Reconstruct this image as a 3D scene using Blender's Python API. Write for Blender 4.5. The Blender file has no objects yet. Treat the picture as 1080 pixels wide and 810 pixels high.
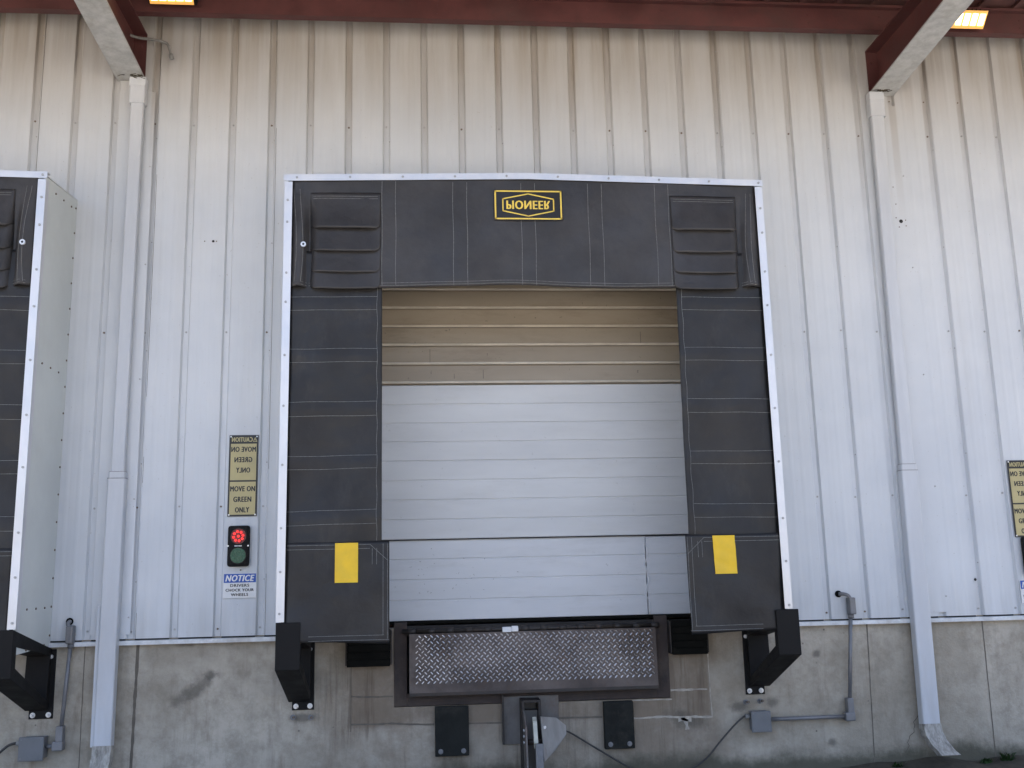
import bpy, bmesh, math, random
from mathutils import Vector, Matrix, noise
random.seed(7)
SC = bpy.context.scene
COL = SC.collection
R = math.radians

# ------------------------------------------------------------------ camera
cam_d = bpy.data.cameras.new("camera")
cam = bpy.data.objects.new("camera", cam_d); COL.objects.link(cam)
yaw, pitch, roll = 0.0894459, 0.1875512, -0.0231370
fw = Vector((math.sin(yaw)*math.cos(pitch), math.cos(yaw)*math.cos(pitch), math.sin(pitch)))
rt = Vector((math.cos(yaw), -math.sin(yaw), 0)); up = rt.cross(fw)
r2 = rt*math.cos(roll)+up*math.sin(roll); u2 = -rt*math.sin(roll)+up*math.cos(roll)
M3 = Matrix((r2, u2, -fw)).transposed()
cam.matrix_world = Matrix.Translation((3.03284, -7.61974, 1.5)) @ M3.to_4x4()
cam_d.sensor_width = 36.0; cam_d.lens = 1051.37/1080*36
cam_d.clip_end = 2000; cam_d.clip_start = 0.05
SC.camera = cam

# ------------------------------------------------------------------ light
SUN_EL, SUN_ROT = R(56), R(12)        # sun behind the building: the dock face is in open shade
w = bpy.data.worlds.new("World"); SC.world = w; w.use_nodes = True
nt = w.node_tree
sky = nt.nodes.new("ShaderNodeTexSky"); sky.sky_type = 'NISHITA'; sky.sun_disc = False
sky.sun_elevation = SUN_EL; sky.sun_rotation = SUN_ROT; sky.dust_density = 6.0; sky.air_density = 0.7; sky.ozone_density = 0.3
nt.links.new(sky.outputs[0], nt.nodes["Background"].inputs[0])
nt.nodes["Background"].inputs[1].default_value = 0.15
sd = bpy.data.lights.new("sun", 'SUN'); sd.energy = 3.5; sd.angle = R(0.6); sd.color = (1, .95, .87)
so = bpy.data.objects.new("sun", sd); COL.objects.link(so)
sdir = Vector((math.sin(SUN_ROT)*math.cos(SUN_EL), math.cos(SUN_ROT)*math.cos(SUN_EL), math.sin(SUN_EL)))
so.rotation_euler = (-sdir).to_track_quat('-Z', 'Y').to_euler(); so.location = (0, 0, 30)
SC.view_settings.view_transform = 'Standard'; SC.view_settings.look = 'None'
SC.view_settings.exposure = 2.3; SC.view_settings.gamma = 1.0; SC.view_settings.use_curve_mapping = False

# ------------------------------------------------------------------ materials
class NT:
    def __init__(s, name):
        s.m = bpy.data.materials.new(name); s.m.use_nodes = True
        s.t = s.m.node_tree; s.b = s.t.nodes["Principled BSDF"]
        s.co = s.t.nodes.new("ShaderNodeTexCoord").outputs["Object"]
        s.geo = s.t.nodes.new("ShaderNodeNewGeometry").outputs["Position"]
    def n(s, typ, **kw):
        x = s.t.nodes.new(typ)
        for k, v in kw.items(): setattr(x, k, v)
        return x
    def l(s, a, b): s.t.links.new(a, b)
    def noise(s, scale, detail=4, rough=.6, stretch=(1, 1, 1), vec=None):
        mp = s.n("ShaderNodeMapping"); mp.inputs["Scale"].default_value = stretch
        s.l(vec or s.geo, mp.inputs["Vector"])
        x = s.n("ShaderNodeTexNoise"); x.inputs["Scale"].default_value = scale
        x.inputs["Detail"].default_value = detail; x.inputs["Roughness"].default_value = rough
        s.l(mp.outputs[0], x.inputs["Vector"]); return x.outputs["Fac"]
    def ramp(s, fac, lo, hi, a=0., b=1.):
        x = s.n("ShaderNodeMapRange"); x.clamp = True; x.interpolation_type = 'SMOOTHSTEP'
        for i, v in enumerate((lo, hi, a, b)): x.inputs[i+1].default_value = v
        s.l(fac, x.inputs[0]); return x.outputs[0]
    def mix(s, fac, a, b, mode='MIX'):
        x = s.n("ShaderNodeMix", data_type='RGBA', blend_type=mode)
        for i, v in ((0, fac), (6, a), (7, b)):
            if hasattr(v, "links"): s.l(v, x.inputs[i])
            elif i == 0: x.inputs[0].default_value = v
            else: x.inputs[i].default_value = (*v, 1)
        return x.outputs[2]
    def math(s, op, a, b=0., c=0.):
        x = s.n("ShaderNodeMath", operation=op)
        for i, v in enumerate((a, b, c)):
            if hasattr(v, "links"): s.l(v, x.inputs[i])
            else: x.inputs[i].default_value = v
        return x.outputs[0]
    def sep(s, v=None):
        x = s.n("ShaderNodeSeparateXYZ"); s.l(v or s.geo, x.inputs[0]); return x.outputs
    def bump(s, h, strength=.3, dist=.01):
        x = s.n("ShaderNodeBump"); x.inputs["Strength"].default_value = strength; x.inputs["Distance"].default_value = dist
        s.l(h, x.inputs["Height"]); s.l(x.outputs[0], s.b.inputs["Normal"])
    def done(s, col=None, rough=.5, metal=0.):
        if col is not None:
            if hasattr(col, "links"): s.l(col, s.b.inputs["Base Color"])
            else: s.b.inputs["Base Color"].default_value = (*col, 1)
        if hasattr(rough, "links"): s.l(rough, s.b.inputs["Roughness"])
        else: s.b.inputs["Roughness"].default_value = rough
        s.b.inputs["Metallic"].default_value = metal
        return s.m

def simple(name, col, rough=.5, metal=0., var=.18, scale=9, bump=.1, bscale=60, dirt=None, dfac=.5, stretch=(1, 1, 1), rvar=.12):
    t = NT(name)
    n1 = t.noise(scale, 5, .65, stretch)
    c = t.mix(t.ramp(n1, .3, .7), tuple(v*(1-var) for v in col), tuple(min(1, v*(1+var)) for v in col))
    if dirt:
        n2 = t.noise(scale*.37, 6, .7, stretch)
        c = t.mix(t.ramp(n2, .5, .72, 0, dfac), c, dirt)
    if bump: t.bump(t.noise(bscale, 3), bump, .004)
    return t.done(c, t.ramp(n1, .2, .8, max(.03, rough-rvar), min(1, rough+rvar)), metal)

def siding_mat():
    t = NT("painted_siding")
    x, y, z = t.sep()
    base = t.mix(t.ramp(t.noise(.9, 4, .6), .3, .7), (.56, .58, .60), (.64, .655, .665))
    streak = t.noise(1.0, 4, .6, (7, 7, .35))
    base = t.mix(t.ramp(streak, .48, .8, 0, .14), base, (.42, .41, .38))
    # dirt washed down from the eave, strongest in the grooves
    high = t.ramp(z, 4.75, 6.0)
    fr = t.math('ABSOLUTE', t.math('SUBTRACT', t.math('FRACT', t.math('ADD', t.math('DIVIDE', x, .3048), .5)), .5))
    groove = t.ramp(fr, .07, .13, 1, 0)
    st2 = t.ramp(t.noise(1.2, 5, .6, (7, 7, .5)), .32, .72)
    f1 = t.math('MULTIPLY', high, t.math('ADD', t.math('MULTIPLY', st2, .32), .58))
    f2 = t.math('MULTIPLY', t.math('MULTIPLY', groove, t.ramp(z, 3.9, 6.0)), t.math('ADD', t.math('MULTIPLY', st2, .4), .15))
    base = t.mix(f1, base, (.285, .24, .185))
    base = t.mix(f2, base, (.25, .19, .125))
    # panel to panel tone change
    pn = t.n("ShaderNodeTexWhiteNoise", noise_dimensions='1D')
    t.l(t.math('FLOOR', t.math('DIVIDE', t.math('ADD', x, .02), .9144)), pn.inputs["W"])
    base = t.mix(t.math('MULTIPLY', pn.outputs[0], .14), base, (.50, .52, .53))
    spk = t.noise(55, 2, .5)
    base = t.mix(t.ramp(spk, .70, .78, 0, .5), base, (.3, .27, .22))
    # faint scuffs close to the base
    low = t.ramp(z, 1.1, 1.5, .35, 0)
    base = t.mix(t.math('MULTIPLY', low, st2), base, (.34, .33, .30))
    t.bump(t.noise(3.0, 3, .5, (1, 1, .5)), .25, .012)
    return t.done(base, t.ramp(streak, .3, .8, .38, .6))

def concrete_mat():
    t = NT("foundation_concrete")
    x, y, z = t.sep()
    a = t.mix(t.ramp(t.noise(1.1, 6, .7), .32, .68), (.34, .30, .235), (.50, .45, .37))
    a = t.mix(t.ramp(t.noise(5, 9, .78), .40, .68, 0, .65), a, (.23, .20, .15))
    a = t.mix(t.ramp(t.noise(1.6, 5, .7, (6, 6, .7)), .5, .8, 0, .55), a, (.20, .165, .125))
    # patched brown concrete round the leveller pit
    def box(x0, x1, z0, z1, e=.02):
        m = t.math('MULTIPLY', t.ramp(x, x0-e, x0+e), t.ramp(x, x1-e, x1+e, 1, 0))
        return t.math('MULTIPLY', m, t.math('MULTIPLY', t.ramp(z, z0-e, z0+e), t.ramp(z, z1-e, z1+e, 1, 0)))
    pm = box(2.49, 5.15, .43, 1.2)
    pn = t.ramp(t.noise(3.2, 7, .72), .3, .7, .3, .9)
    a = t.mix(t.math('MULTIPLY', pm, pn), a, (.165, .125, .088))
    pit_stain = box(2.3, 5.4, -.1, 1.2, .4)  # wider brown staining round the pit
    a = t.mix(t.math('MULTIPLY', pit_stain, t.ramp(t.noise(1.8, 5, .7, vec=None), .35, .65, .2, .8)), a, (.20, .155, .11))
    a = t.mix(t.ramp(t.noise(1.9, 7, .75, (3, 3, .5)), .55, .72, 0, .45), a, (.16, .115, .075))
    # bug holes
    v = t.n("ShaderNodeTexVoronoi"); v.inputs["Scale"].default_value = 7.5; t.l(t.geo, v.inputs["Vector"])
    big = t.ramp(t.noise(2.1, 2), .45, .6)
    a = t.mix(t.math('MULTIPLY', t.ramp(v.outputs["Distance"], .03, .07, .8, 0), big), a, (.07, .06, .05))
    # damp, mossy foot with an uneven upper edge
    n = t.noise(2.6, 6, .7)
    edge = t.math('ADD', z, t.math('MULTIPLY', n, -.32))
    a = t.mix(t.ramp(edge, -.10, .03, .85, 0), a, (.065, .062, .04))
    # smear of old grease on the left bay and by the junction box
    def spot(cx, cz, rx, rz, ang=0):
        ca, sa = math.cos(ang), math.sin(ang)
        dx = t.math('SUBTRACT', x, cx); dz = t.math('SUBTRACT', z, cz)
        u = t.math('DIVIDE', t.math('ADD', t.math('MULTIPLY', dx, ca), t.math('MULTIPLY', dz, sa)), rx)
        q = t.math('DIVIDE', t.math('SUBTRACT', t.math('MULTIPLY', dz, ca), t.math('MULTIPLY', dx, sa)), rz)
        d = t.math('SQRT', t.math('ADD', t.math('MULTIPLY', u, u), t.math('MULTIPLY', q, q)))
        return t.ramp(t.math('ADD', d, t.math('MULTIPLY', t.noise(14, 5, .7), 1.4)), .9, 1.7, 1, 0)
    sp = [(1.36, .72, .27, .075, .6), (1.48, .83, .06, .05, 0), (5.63, .50, .07, .05, 0), (2.13, .51, .13, .05, 0),
          (5.36, .48, .10, .05, 0), (4.96, .40, .22, .09, -.3), (6.07, .20, .05, .04, 0), (1.3, 1.05, .12, .03, 0), (6.0, .85, .05, .04, .5)]
    for q in sp: a = t.mix(t.math('MULTIPLY', spot(*q), .62), a, (.085, .075, .06))
    drip = t.ramp(t.noise(1.5, 6, .7, (10, 10, .6)), .50, .66)
    for (x0, x1, z0, z1, am) in ((2.45, 2.80, .35, .86, .7), (2.78, 4.90, -.1, .56, .45), (4.84, 5.15, .35, .88, .6), (2.2, 2.46, .2, 1.0, .45), (0.2, .5, .0, .55, .4)):
        a = t.mix(t.math('MULTIPLY', t.math('MULTIPLY', box(x0, x1, z0, z1, .07), drip), am), a, (.11, .080, .055))
    t.bump(t.math('ADD', t.noise(9, 8, .7), t.math('MULTIPLY', t.noise(60, 3), .5)), .45, .012)
    return t.done(a, .86)

def door_mat(name, ca, cb, dirt, df):
    t = NT(name)
    a = t.mix(t.ramp(t.noise(1.2, 4, .6, (.5, 1, 2)), .3, .7), ca, cb)
    a = t.mix(t.ramp(t.noise(2.2, 7, .75, (.6, 1, 3)), .46, .74, 0, df), a, dirt)
    a = t.mix(t.ramp(t.noise(30, 3, .6), .68, .76, 0, df), a, tuple(v*.5 for v in dirt))
    t.bump(t.noise(4, 4, .6), .12, .01)
    return t.done(a, .48)

def fabric_mat(name, k):
    t = NT(name)
    a = t.mix(t.ramp(t.noise(1.6, 5, .65), .3, .72), tuple(k*v for v in (.0140, .0134, .0136)), tuple(k*v for v in (.0245, .0230, .0230)))
    a = t.mix(t.ramp(t.noise(5, 6, .75, (1, 1, .5)), .52, .8, 0, .4), a, (.055, .050, .046))
    wv = t.math('ADD', t.noise(7, 4, .55), t.math('MULTIPLY', t.noise(300, 2), .06))
    t.bump(wv, .55, .016)
    t.b.inputs['Specular IOR Level'].default_value = .38
    return t.done(a, t.ramp(t.noise(3, 4), .3, .7, .36, .56))

def ground_mat():
    t = NT("yard_concrete")
    a = t.mix(t.ramp(t.noise(.35, 6, .7), .3, .7), (.24, .225, .20), (.34, .32, .285))
    a = t.mix(t.ramp(t.noise(12, 6, .7), .5, .75, 0, .5), a, (.15, .14, .12))
    t.bump(t.noise(30, 5), .4, .01)
    return t.done(a, .9)

def plate_mat():
    t = NT("tread_plate_steel")
    n = t.noise(3.2, 5, .65)
    a = t.mix(t.ramp(n, .35, .65), (.070, .056, .050), (.125, .105, .095))
    a = t.mix(t.ramp(t.noise(9, 6, .7), .52, .75, 0, .7), a, (.11, .07, .05))
    t.bump(t.noise(90, 2), .15, .003)
    t.b.inputs["Metallic"].default_value = .85
    m = t.done(a, t.ramp(n, .3, .7, .62, .5), .55)
    return m

def emit(name, col, strength):
    t = NT(name); t.b.inputs["Emission Color"].default_value = (*col, 1); t.b.inputs["Emission Strength"].default_value = strength
    return t.done(col, .3)

M = dict(
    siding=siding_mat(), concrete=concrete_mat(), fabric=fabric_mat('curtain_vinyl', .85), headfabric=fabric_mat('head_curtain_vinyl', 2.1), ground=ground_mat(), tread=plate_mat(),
    trim=simple("white_trim_paint", (.62, .63, .63), .45, dirt=(.35, .30, .24), dfac=.4),
    galv=simple("bright_galvanised", (.66, .66, .67), .40, .5, .08, 3, .1, dirt=(.52, .48, .45), dfac=.3, stretch=(1, 1, .6)),
    sheet=simple("shelter_side_sheet", (.60, .625, .60), .45, 0, .06, 2, .1, dirt=(.48, .49, .44), dfac=.35),
    red=simple("red_primer", (.085, .026, .024), .6, 0, .22, 4, .2, dirt=(.055, .030, .026), dfac=.6),
    deck=simple("red_deck", (.085, .034, .030), .6, 0, .2, 3, .1, dirt=(.05, .035, .03), dfac=.6),
    flange=simple("weathered_grey_paint", (.40, .40, .385), .6, 0, .16, 14, .3, dirt=(.27, .25, .21), dfac=.5),
    spout=simple("downspout_paint", (.55, .565, .585), .42, 0, .05, 3, .12, dirt=(.42, .40, .36), dfac=.35, stretch=(3, 3, .4)),
    oldspout=simple("peeling_spout", (.36, .34, .30), .75, 0, .3, 24, .5, dirt=(.10, .085, .065), dfac=.85, stretch=(2, 1, .6)),
    black=simple("black_powder_coat", (.0105, .0098, .0095), .62, 0, .2, 6, .1, dirt=(.014, .012, .011), dfac=.5),
    rubber=simple("old_rubber", (.007, .007, .006), .95, 0, .3, 8, .5, dirt=(.022, .020, .015), dfac=.6),
    rubber2=simple("grey_rubber_pad", (.019, .020, .018), .9, 0, .25, 8, .6, dirt=(.055, .050, .040), dfac=.8),
    rust=simple("rusty_frame", (.046, .034, .029), .85, 0, .3, 8, .5, dirt=(.085, .066, .052), dfac=.7),
    gusset=simple("galvanised_gusset", (.30, .295, .285), .45, .3, .2, 5, .2, dirt=(.13, .065, .035), dfac=.8, stretch=(1.5, 1, .5)),
    lug=simple("worn_tread_lug", (.62, .59, .57), .30, .9, .25, 3.2, .1, dirt=(.16, .12, .10), dfac=.8),
    steel=simple("dark_steel", (.035, .030, .027), .55, .3, .3, 7, .3, dirt=(.07, .045, .03), dfac=.6),
    zinc=simple("zinc_bolt", (.68, .68, .68), .35, .5, .15, 40, .1),
    screw=simple("screw_head", (.36, .36, .35), .5, .2, .2, 30, 0),
    rustscrew=simple("rusty_screw", (.16, .12, .09), .7, .1, .3, 30, 0),
    conduit=simple("galvanised_conduit", (.20, .20, .205), .5, .35, .12, 9, .2, dirt=(.14, .125, .11), dfac=.4),
    boxgrey=simple("grey_box_enamel", (.15, .155, .16), .5, 0, .08, 9, .1, dirt=(.2, .2, .19), dfac=.3),
    plates=simple("restraint_plate", (.14, .13, .12), .5, .25, .22, 7, .3, dirt=(.11, .06, .035), dfac=.75),
    worn=simple("bare_casting", (.45, .44, .36), .5, .2, .2, 12, .2),
    cable=simple("cable_jacket", (.045, .042, .038), .6, 0, .2, 20, .1),
    gcable=simple("grey_cable_jacket", (.24, .235, .22), .6, 0, .2, 20, .1),
    yellow=simple("yellow_vinyl", (.80, .50, .010), .45, 0, .06, 8, .2, dirt=(.62, .42, .04), dfac=.3),
    stitch=simple("stitch_thread", (.16, .16, .155), .8, 0, .3, 60, 0),
    gold=simple("gold_print", (.80, .58, .09), .5, 0, .06, 8, 0),
    signgold=simple("gold_sign_face", (.45, .38, .18), .4, 0, .08, 6, .05),
    signblack=simple("black_sign_print", (.012, .012, .012), .4, 0, .1, 9, 0),
    white=simple("white_plastic", (.72, .72, .71), .4, 0, .05, 9, 0),
    blue=simple("blue_sign_print", (.010, .075, .36), .4, 0, .06, 9, 0),
    green=simple("green_lens", (.003, .075, .034), .25, 0, .15, 60, .2),
    redlens=simple("red_lens", (.16, .004, .006), .25, 0, .15, 60, .2),
    led=emit("red_led", (1.0, .012, .010), 0.55),
    lamp=emit("flood_led", (1.0, .80, .36), 1.3),
    reflector=emit("flood_reflector", (1.0, .50, .12), .07),
    doorwhite=door_mat("door_white_paint", (.545, .55, .545), (.61, .615, .605), (.38, .37, .34), .2),
    doorlow=door_mat("door_bottom_paint", (.56, .57, .575), (.62, .625, .63), (.36, .35, .33), .3),
    doortan=door_mat("door_aged_paint", (.28, .235, .175), (.34, .29, .22), (.19, .145, .10), .6),
    doorbead=simple("door_ledge_highlight", (.72, .66, .55), .5, 0, .15, 5, 0, dirt=(.33, .27, .19), dfac=.4, stretch=(.5, 1, 1)),  # paler colour stands in for light caught along each slat ledge
    scuffmark=simple("scuff_mark", (.24, .235, .22), .8, 0, .2, 9, 0),
    joint=simple("joint_shadow_line", (.135, .115, .09), .9, 0, .2, 9, 0),
    mortar=simple("pale_mortar", (.40, .36, .30), .9, 0, .3, 12, .3),
    leaf=simple("weed_leaf", (.035, .075, .02), .6, 0, .4, 20, 0),
    soil=simple("dirt", (.06, .05, .035), .95, 0, .3, 14, .6),
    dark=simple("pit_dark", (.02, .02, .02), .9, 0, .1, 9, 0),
)

for k_, v_ in (('black', .18), ('rubber', .1), ('rubber2', .15)): M[k_].node_tree.nodes['Principled BSDF'].inputs['Specular IOR Level'].default_value = v_

# ------------------------------------------------------------------ helpers
class MB:
    def __init__(s): s.bm = bmesh.new(); s.mats = []
    def mi(s, m):
        if m is None: return 0
        if m not in s.mats: s.mats.append(m)
        return s.mats.index(m)
    def face(s, vs, m=None, smooth=False):
        try:
            f = s.bm.faces.new(vs); f.material_index = s.mi(m); f.smooth = smooth; return f
        except ValueError: return None
    def box(s, x0, x1, y0, y1, z0, z1, m=None, bev=0.):
        c = [s.bm.verts.new((x, y, z)) for z in (z0, z1) for y in (y0, y1) for x in (x0, x1)]
        fs = [s.face([c[i] for i in q], m) for q in ((0, 2, 3, 1), (4, 5, 7, 6), (0, 1, 5, 4), (2, 6, 7, 3), (0, 4, 6, 2), (1, 3, 7, 5))]
        if bev:
            es = list({e for f in fs for e in f.edges})
            r = bmesh.ops.bevel(s.bm, geom=es, offset=bev, segments=2, affect='EDGES', profile=.5, clamp_overlap=True)
            for f in r['faces']: f.material_index = s.mi(m)
    def prism(s, pts, axis, a, b, m=None):
        """pts: closed 2D outline; axis 'x': pts are (y,z), 'y': (x,z), 'z': (x,y); extruded a..b"""
        def P(p, t):
            return {'x': (t, p[0], p[1]), 'y': (p[0], t, p[1]), 'z': (p[0], p[1], t)}[axis]
        A = [s.bm.verts.new(P(p, a)) for p in pts]; B = [s.bm.verts.new(P(p, b)) for p in pts]
        n = len(pts)
        s.face(A, m); s.face(B[::-1], m)
        for i in range(n): s.face([A[i], B[i], B[(i+1) % n], A[(i+1) % n]], m)
    def ring(s, outer, inner, axis, a, b, m=None):
        def P(p, t):
            return {'x': (t, p[0], p[1]), 'y': (p[0], t, p[1])}[axis]
        O = [[s.bm.verts.new(P(p, t)) for p in outer] for t in (a, b)]
        I = [[s.bm.verts.new(P(p, t)) for p in inner] for t in (a, b)]
        n = len(outer)
        for i in range(n):
            j = (i+1) % n
            s.face([O[0][i], O[0][j], I[0][j], I[0][i]], m); s.face([O[1][i], I[1][i], I[1][j], O[1][j]], m)
            s.face([O[0][i], O[1][i], O[1][j], O[0][j]], m); s.face([I[0][i], I[0][j], I[1][j], I[1][i]], m)
    def cyl(s, p, q, r, m=None, seg=12, r2=None, caps=True, smooth=True):
        p, q = Vector(p), Vector(q); d = (q-p).normalized()
        u = d.orthogonal().normalized(); v = d.cross(u); r2 = r if r2 is None else r2
        A, B = [], []
        for i in range(seg):
            a = 2*math.pi*i/seg; o = u*math.cos(a)+v*math.sin(a)
            A.append(s.bm.verts.new(p+o*r)); B.append(s.bm.verts.new(q+o*r2))
        for i in range(seg): s.face([A[i], A[(i+1) % seg], B[(i+1) % seg], B[i]], m, smooth)
        if caps: s.face(A[::-1], m); s.face(B, m)
    def tube(s, pts, r, m=None, seg=10, sub=6):
        P = [Vector(p) for p in pts]
        if sub and len(P) > 2:
            Q = []
            for i in range(len(P)-1):
                p0 = P[max(0, i-1)]; p1 = P[i]; p2 = P[i+1]; p3 = P[min(len(P)-1, i+2)]
                for k in range(sub):
                    t = k/sub
                    Q.append(.5*((2*p1)+(-p0+p2)*t+(2*p0-5*p1+4*p2-p3)*t*t+(-p0+3*p1-3*p2+p3)*t**3))
            P = Q+[P[-1]]
        rings = []; u = None
        for i, p in enumerate(P):
            d = (P[min(i+1, len(P)-1)]-P[max(i-1, 0)]).normalized()
            u = d.orthogonal().normalized() if u is None else (u-d*u.dot(d)).normalized()
            v = d.cross(u)
            rings.append([s.bm.verts.new(p+(u*math.cos(2*math.pi*k/seg)+v*math.sin(2*math.pi*k/seg))*r) for k in range(seg)])
        for a, b in zip(rings, rings[1:]):
            for k in range(seg): s.face([a[k], a[(k+1) % seg], b[(k+1) % seg], b[k]], m, True)
        s.face(rings[0][::-1], m); s.face(rings[-1], m)
    def grid(s, F, nu, nv, m=None, smooth=True):
        V = [[s.bm.verts.new(F(i/nu, j/nv)) for j in range(nv+1)] for i in range(nu+1)]
        for i in range(nu):
            for j in range(nv): s.face([V[i][j], V[i+1][j], V[i+1][j+1], V[i][j+1]], m, smooth)
    def strip(s, pts, wdt, m=None, axis='z'):
        """thin flat line along pts, wdt wide, facing -y"""
        prev = None
        for i, p in enumerate(pts):
            p = Vector(p); d = (Vector(pts[min(i+1, len(pts)-1)])-Vector(pts[max(i-1, 0)])).normalized()
            n = Vector((-d.z, 0, d.x)).normalized()*(wdt/2)
            cur = (s.bm.verts.new(p-n), s.bm.verts.new(p+n))
            if prev: s.face([prev[0], cur[0], cur[1], prev[1]], m)
            prev = cur
    def build(s, name, m=None, parent=None, loc=(0, 0, 0)):
        me = bpy.data.meshes.new(name)
        bmesh.ops.recalc_face_normals(s.bm, faces=s.bm.faces[:])
        s.bm.to_mesh(me); s.bm.free()
        for k in (s.mats or [m]): me.materials.append(M[k])
        o = bpy.data.objects.new(name, me); COL.objects.link(o)
        if parent: o.parent = parent
        o.location = loc
        return o

def tag(o, label=None, cat=None, group=None, kind=None):
    if label: o["label"] = label
    if cat: o["category"] = cat
    if group: o["group"] = group
    if kind: o["kind"] = kind
    return o
def thing(name, label, cat, loc=(0, 0, 0), group=None):
    o = bpy.data.objects.new(name, None); COL.objects.link(o); o.location = loc; o.empty_display_size = .1
    return tag(o, label, cat, group)
def copy_tree(o, parent=None):
    c = o.copy(); COL.objects.link(c); c.parent = parent
    for ch in list(o.children): copy_tree(ch, c)
    return c
def local(o):
    """children are written in world metres; make them relative to the thing's own base"""
    for ch in o.children: ch.location = ch.location-o.location

def add_text(mb, s, cx, cz, width, height, y, m, mirx=False, mirz=False, bold=.018, shear=0., th=.002):
    c = bpy.data.curves.new("t", 'FONT'); c.body = s; c.size = 1; c.offset = bold; c.extrude = 0; c.resolution_u = 3; c.shear = shear
    c.align_x = 'CENTER'; c.space_character = 1.12
    o = bpy.data.objects.new("t", c); COL.objects.link(o)
    bpy.context.view_layer.update()
    me = bpy.data.meshes.new_from_object(o.evaluated_get(bpy.context.evaluated_depsgraph_get()))
    bpy.data.objects.remove(o); bpy.data.curves.remove(c)
    xs = [v.co.x for v in me.vertices]; ys = [v.co.y for v in me.vertices]
    x0, x1, y0, y1 = min(xs), max(xs), min(ys), max(ys)
    vs = []
    for v in me.vertices:
        u = ((v.co.x-x0)/(x1-x0)-.5)*(-1 if mirx else 1)*width; q = ((v.co.y-y0)/(y1-y0)-.5)*(-1 if mirz else 1)*height
        vs.append(mb.bm.verts.new((cx+u, y, cz+q)))
    for p in me.polygons: mb.face([vs[i] for i in p.vertices], m)
    bpy.data.meshes.remove(me)

def bold_text(mb, s, cx, cz, w_, h_, y, m, **kw):
    e = h_*.055
    for k, (d_, f_) in enumerate(((-e, 0), (0, e*.5), (e, 0), (0, -e*.5), (0, 0))): add_text(mb, s, cx+d_, cz+f_, w_, h_*.95, y-.00025*k, m, bold=0, **kw)
def hexhead(mb, x, y, z, r=.007, m='screw', t=.006):
    mb.cyl((x, y, z), (x, y-t, z), r, m, 6, smooth=False)
def bolt(mb, x, y, z, r=.018, m='zinc'):
    mb.cyl((x, y, z), (x, y-.004, z), r*1.25, m, 14); mb.cyl((x, y-.004, z), (x, y-.018, z), r*.85, m, 6, smooth=False)
    mb.cyl((x, y-.018, z), (x, y-.03, z), r*.45, m, 8)

# ------------------------------------------------------------------ ground
g = MB()
g.grid(lambda u, v: (-150+306*u, -200+220*v, 0), 1, 1, 'ground', False)
tag(g.build("ground", 'ground'), kind='structure')

# ------------------------------------------------------------------ concrete foundation wall
WX0, WX1 = -7*.3048*2, 44*.3048
f = MB()
PX0, PX1, PZ0 = 2.80, 4.85, .56        # leveller pit opening
f.box(WX0, PX0, 0, .35, -.3, 1.12, 'concrete'); f.box(PX1, WX1, 0, .35, -.3, 1.12, 'concrete')
f.box(PX0, PX1, 0, .35, -.3, PZ0, 'concrete')
found = f.build("foundation_wall", 'concrete'); tag(found, "stained grey concrete foundation wall running beneath the white metal siding", "concrete wall")
j = MB()
def jl(pts, wd, m='joint', y=-.0015):
    """a cast or patched seam: a slightly wandering line of uneven width"""
    P = []
    for (a, b), (c, d) in zip(pts, pts[1:]):
        n = max(2, int(math.hypot(c-a, d-b)/.03))
        P += [(a+(c-a)*k/n, b+(d-b)*k/n) for k in range(n)]
    P.append(pts[-1]); prev = None; rough = m == 'mortar' or wd == .012
    for i, (a, b) in enumerate(P):
        c = P[min(i+1, len(P)-1)]; e = P[max(i-1, 0)]; d_ = Vector((c[0]-e[0], c[1]-e[1])).normalized()
        q_ = Vector((a*9, b*9, wd*50)); o = noise.noise(q_)*(.006 if rough else .002); w_ = wd*.5*(1+(.9 if rough else .4)*noise.noise(q_*3.3))
        cur = (j.bm.verts.new((a-d_.y*(o-w_), y, b+d_.x*(o-w_))), j.bm.verts.new((a-d_.y*(o+w_), y, b+d_.x*(o+w_))))
        if prev: j.face([prev[0], cur[0], cur[1], prev[1]], m)
        prev = cur
jl([(.595, 1.06), (.60, 0)], .006); jl([(.966, 1.06), (.95, 0)], .022); jl([(6.413, 1.06), (6.38, 0)], .008); jl([(7.34, 1.06), (7.335, 0)], .008)
j.build("form_joint", 'joint', found)
j = MB()
jl([(2.487, .643), (2.79, .634)], .012); jl([(2.488, .452), (2.75, .448), (3.09, .43)], .012); jl([(2.487, .86), (2.488, .4)], .006)
jl([(3.34, .43), (3.59, .425)], .010)
jl([(4.853, .615), (5.133, .612)], .014, 'mortar'); jl([(5.15, .87), (5.158, .41)], .008, 'mortar'); jl([(4.556, .424), (4.8, .424), (5.158, .413)], .014, 'mortar')
jl([(4.0, .445), (4.33, .44)], .014); jl([(4.56, .55), (4.86, .548)], .008, 'mortar')
jl([(4.93, .42), (4.96, .39), (4.965, .33)], .03, 'mortar', -.002); jl([(4.9, .41), (5.0, .405)], .03, 'mortar', -.002)
j.build("patch_seam", 'joint', found)
j = MB()
pts = [(6.775+(.13-.775*0)*0-.16*t+.012*math.sin(t*17)+.006*math.sin(t*41), .42-.34*t) for t in [i/14 for i in range(15)]]
jl(pts, .005); j.build("crack", 'joint', found)

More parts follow.
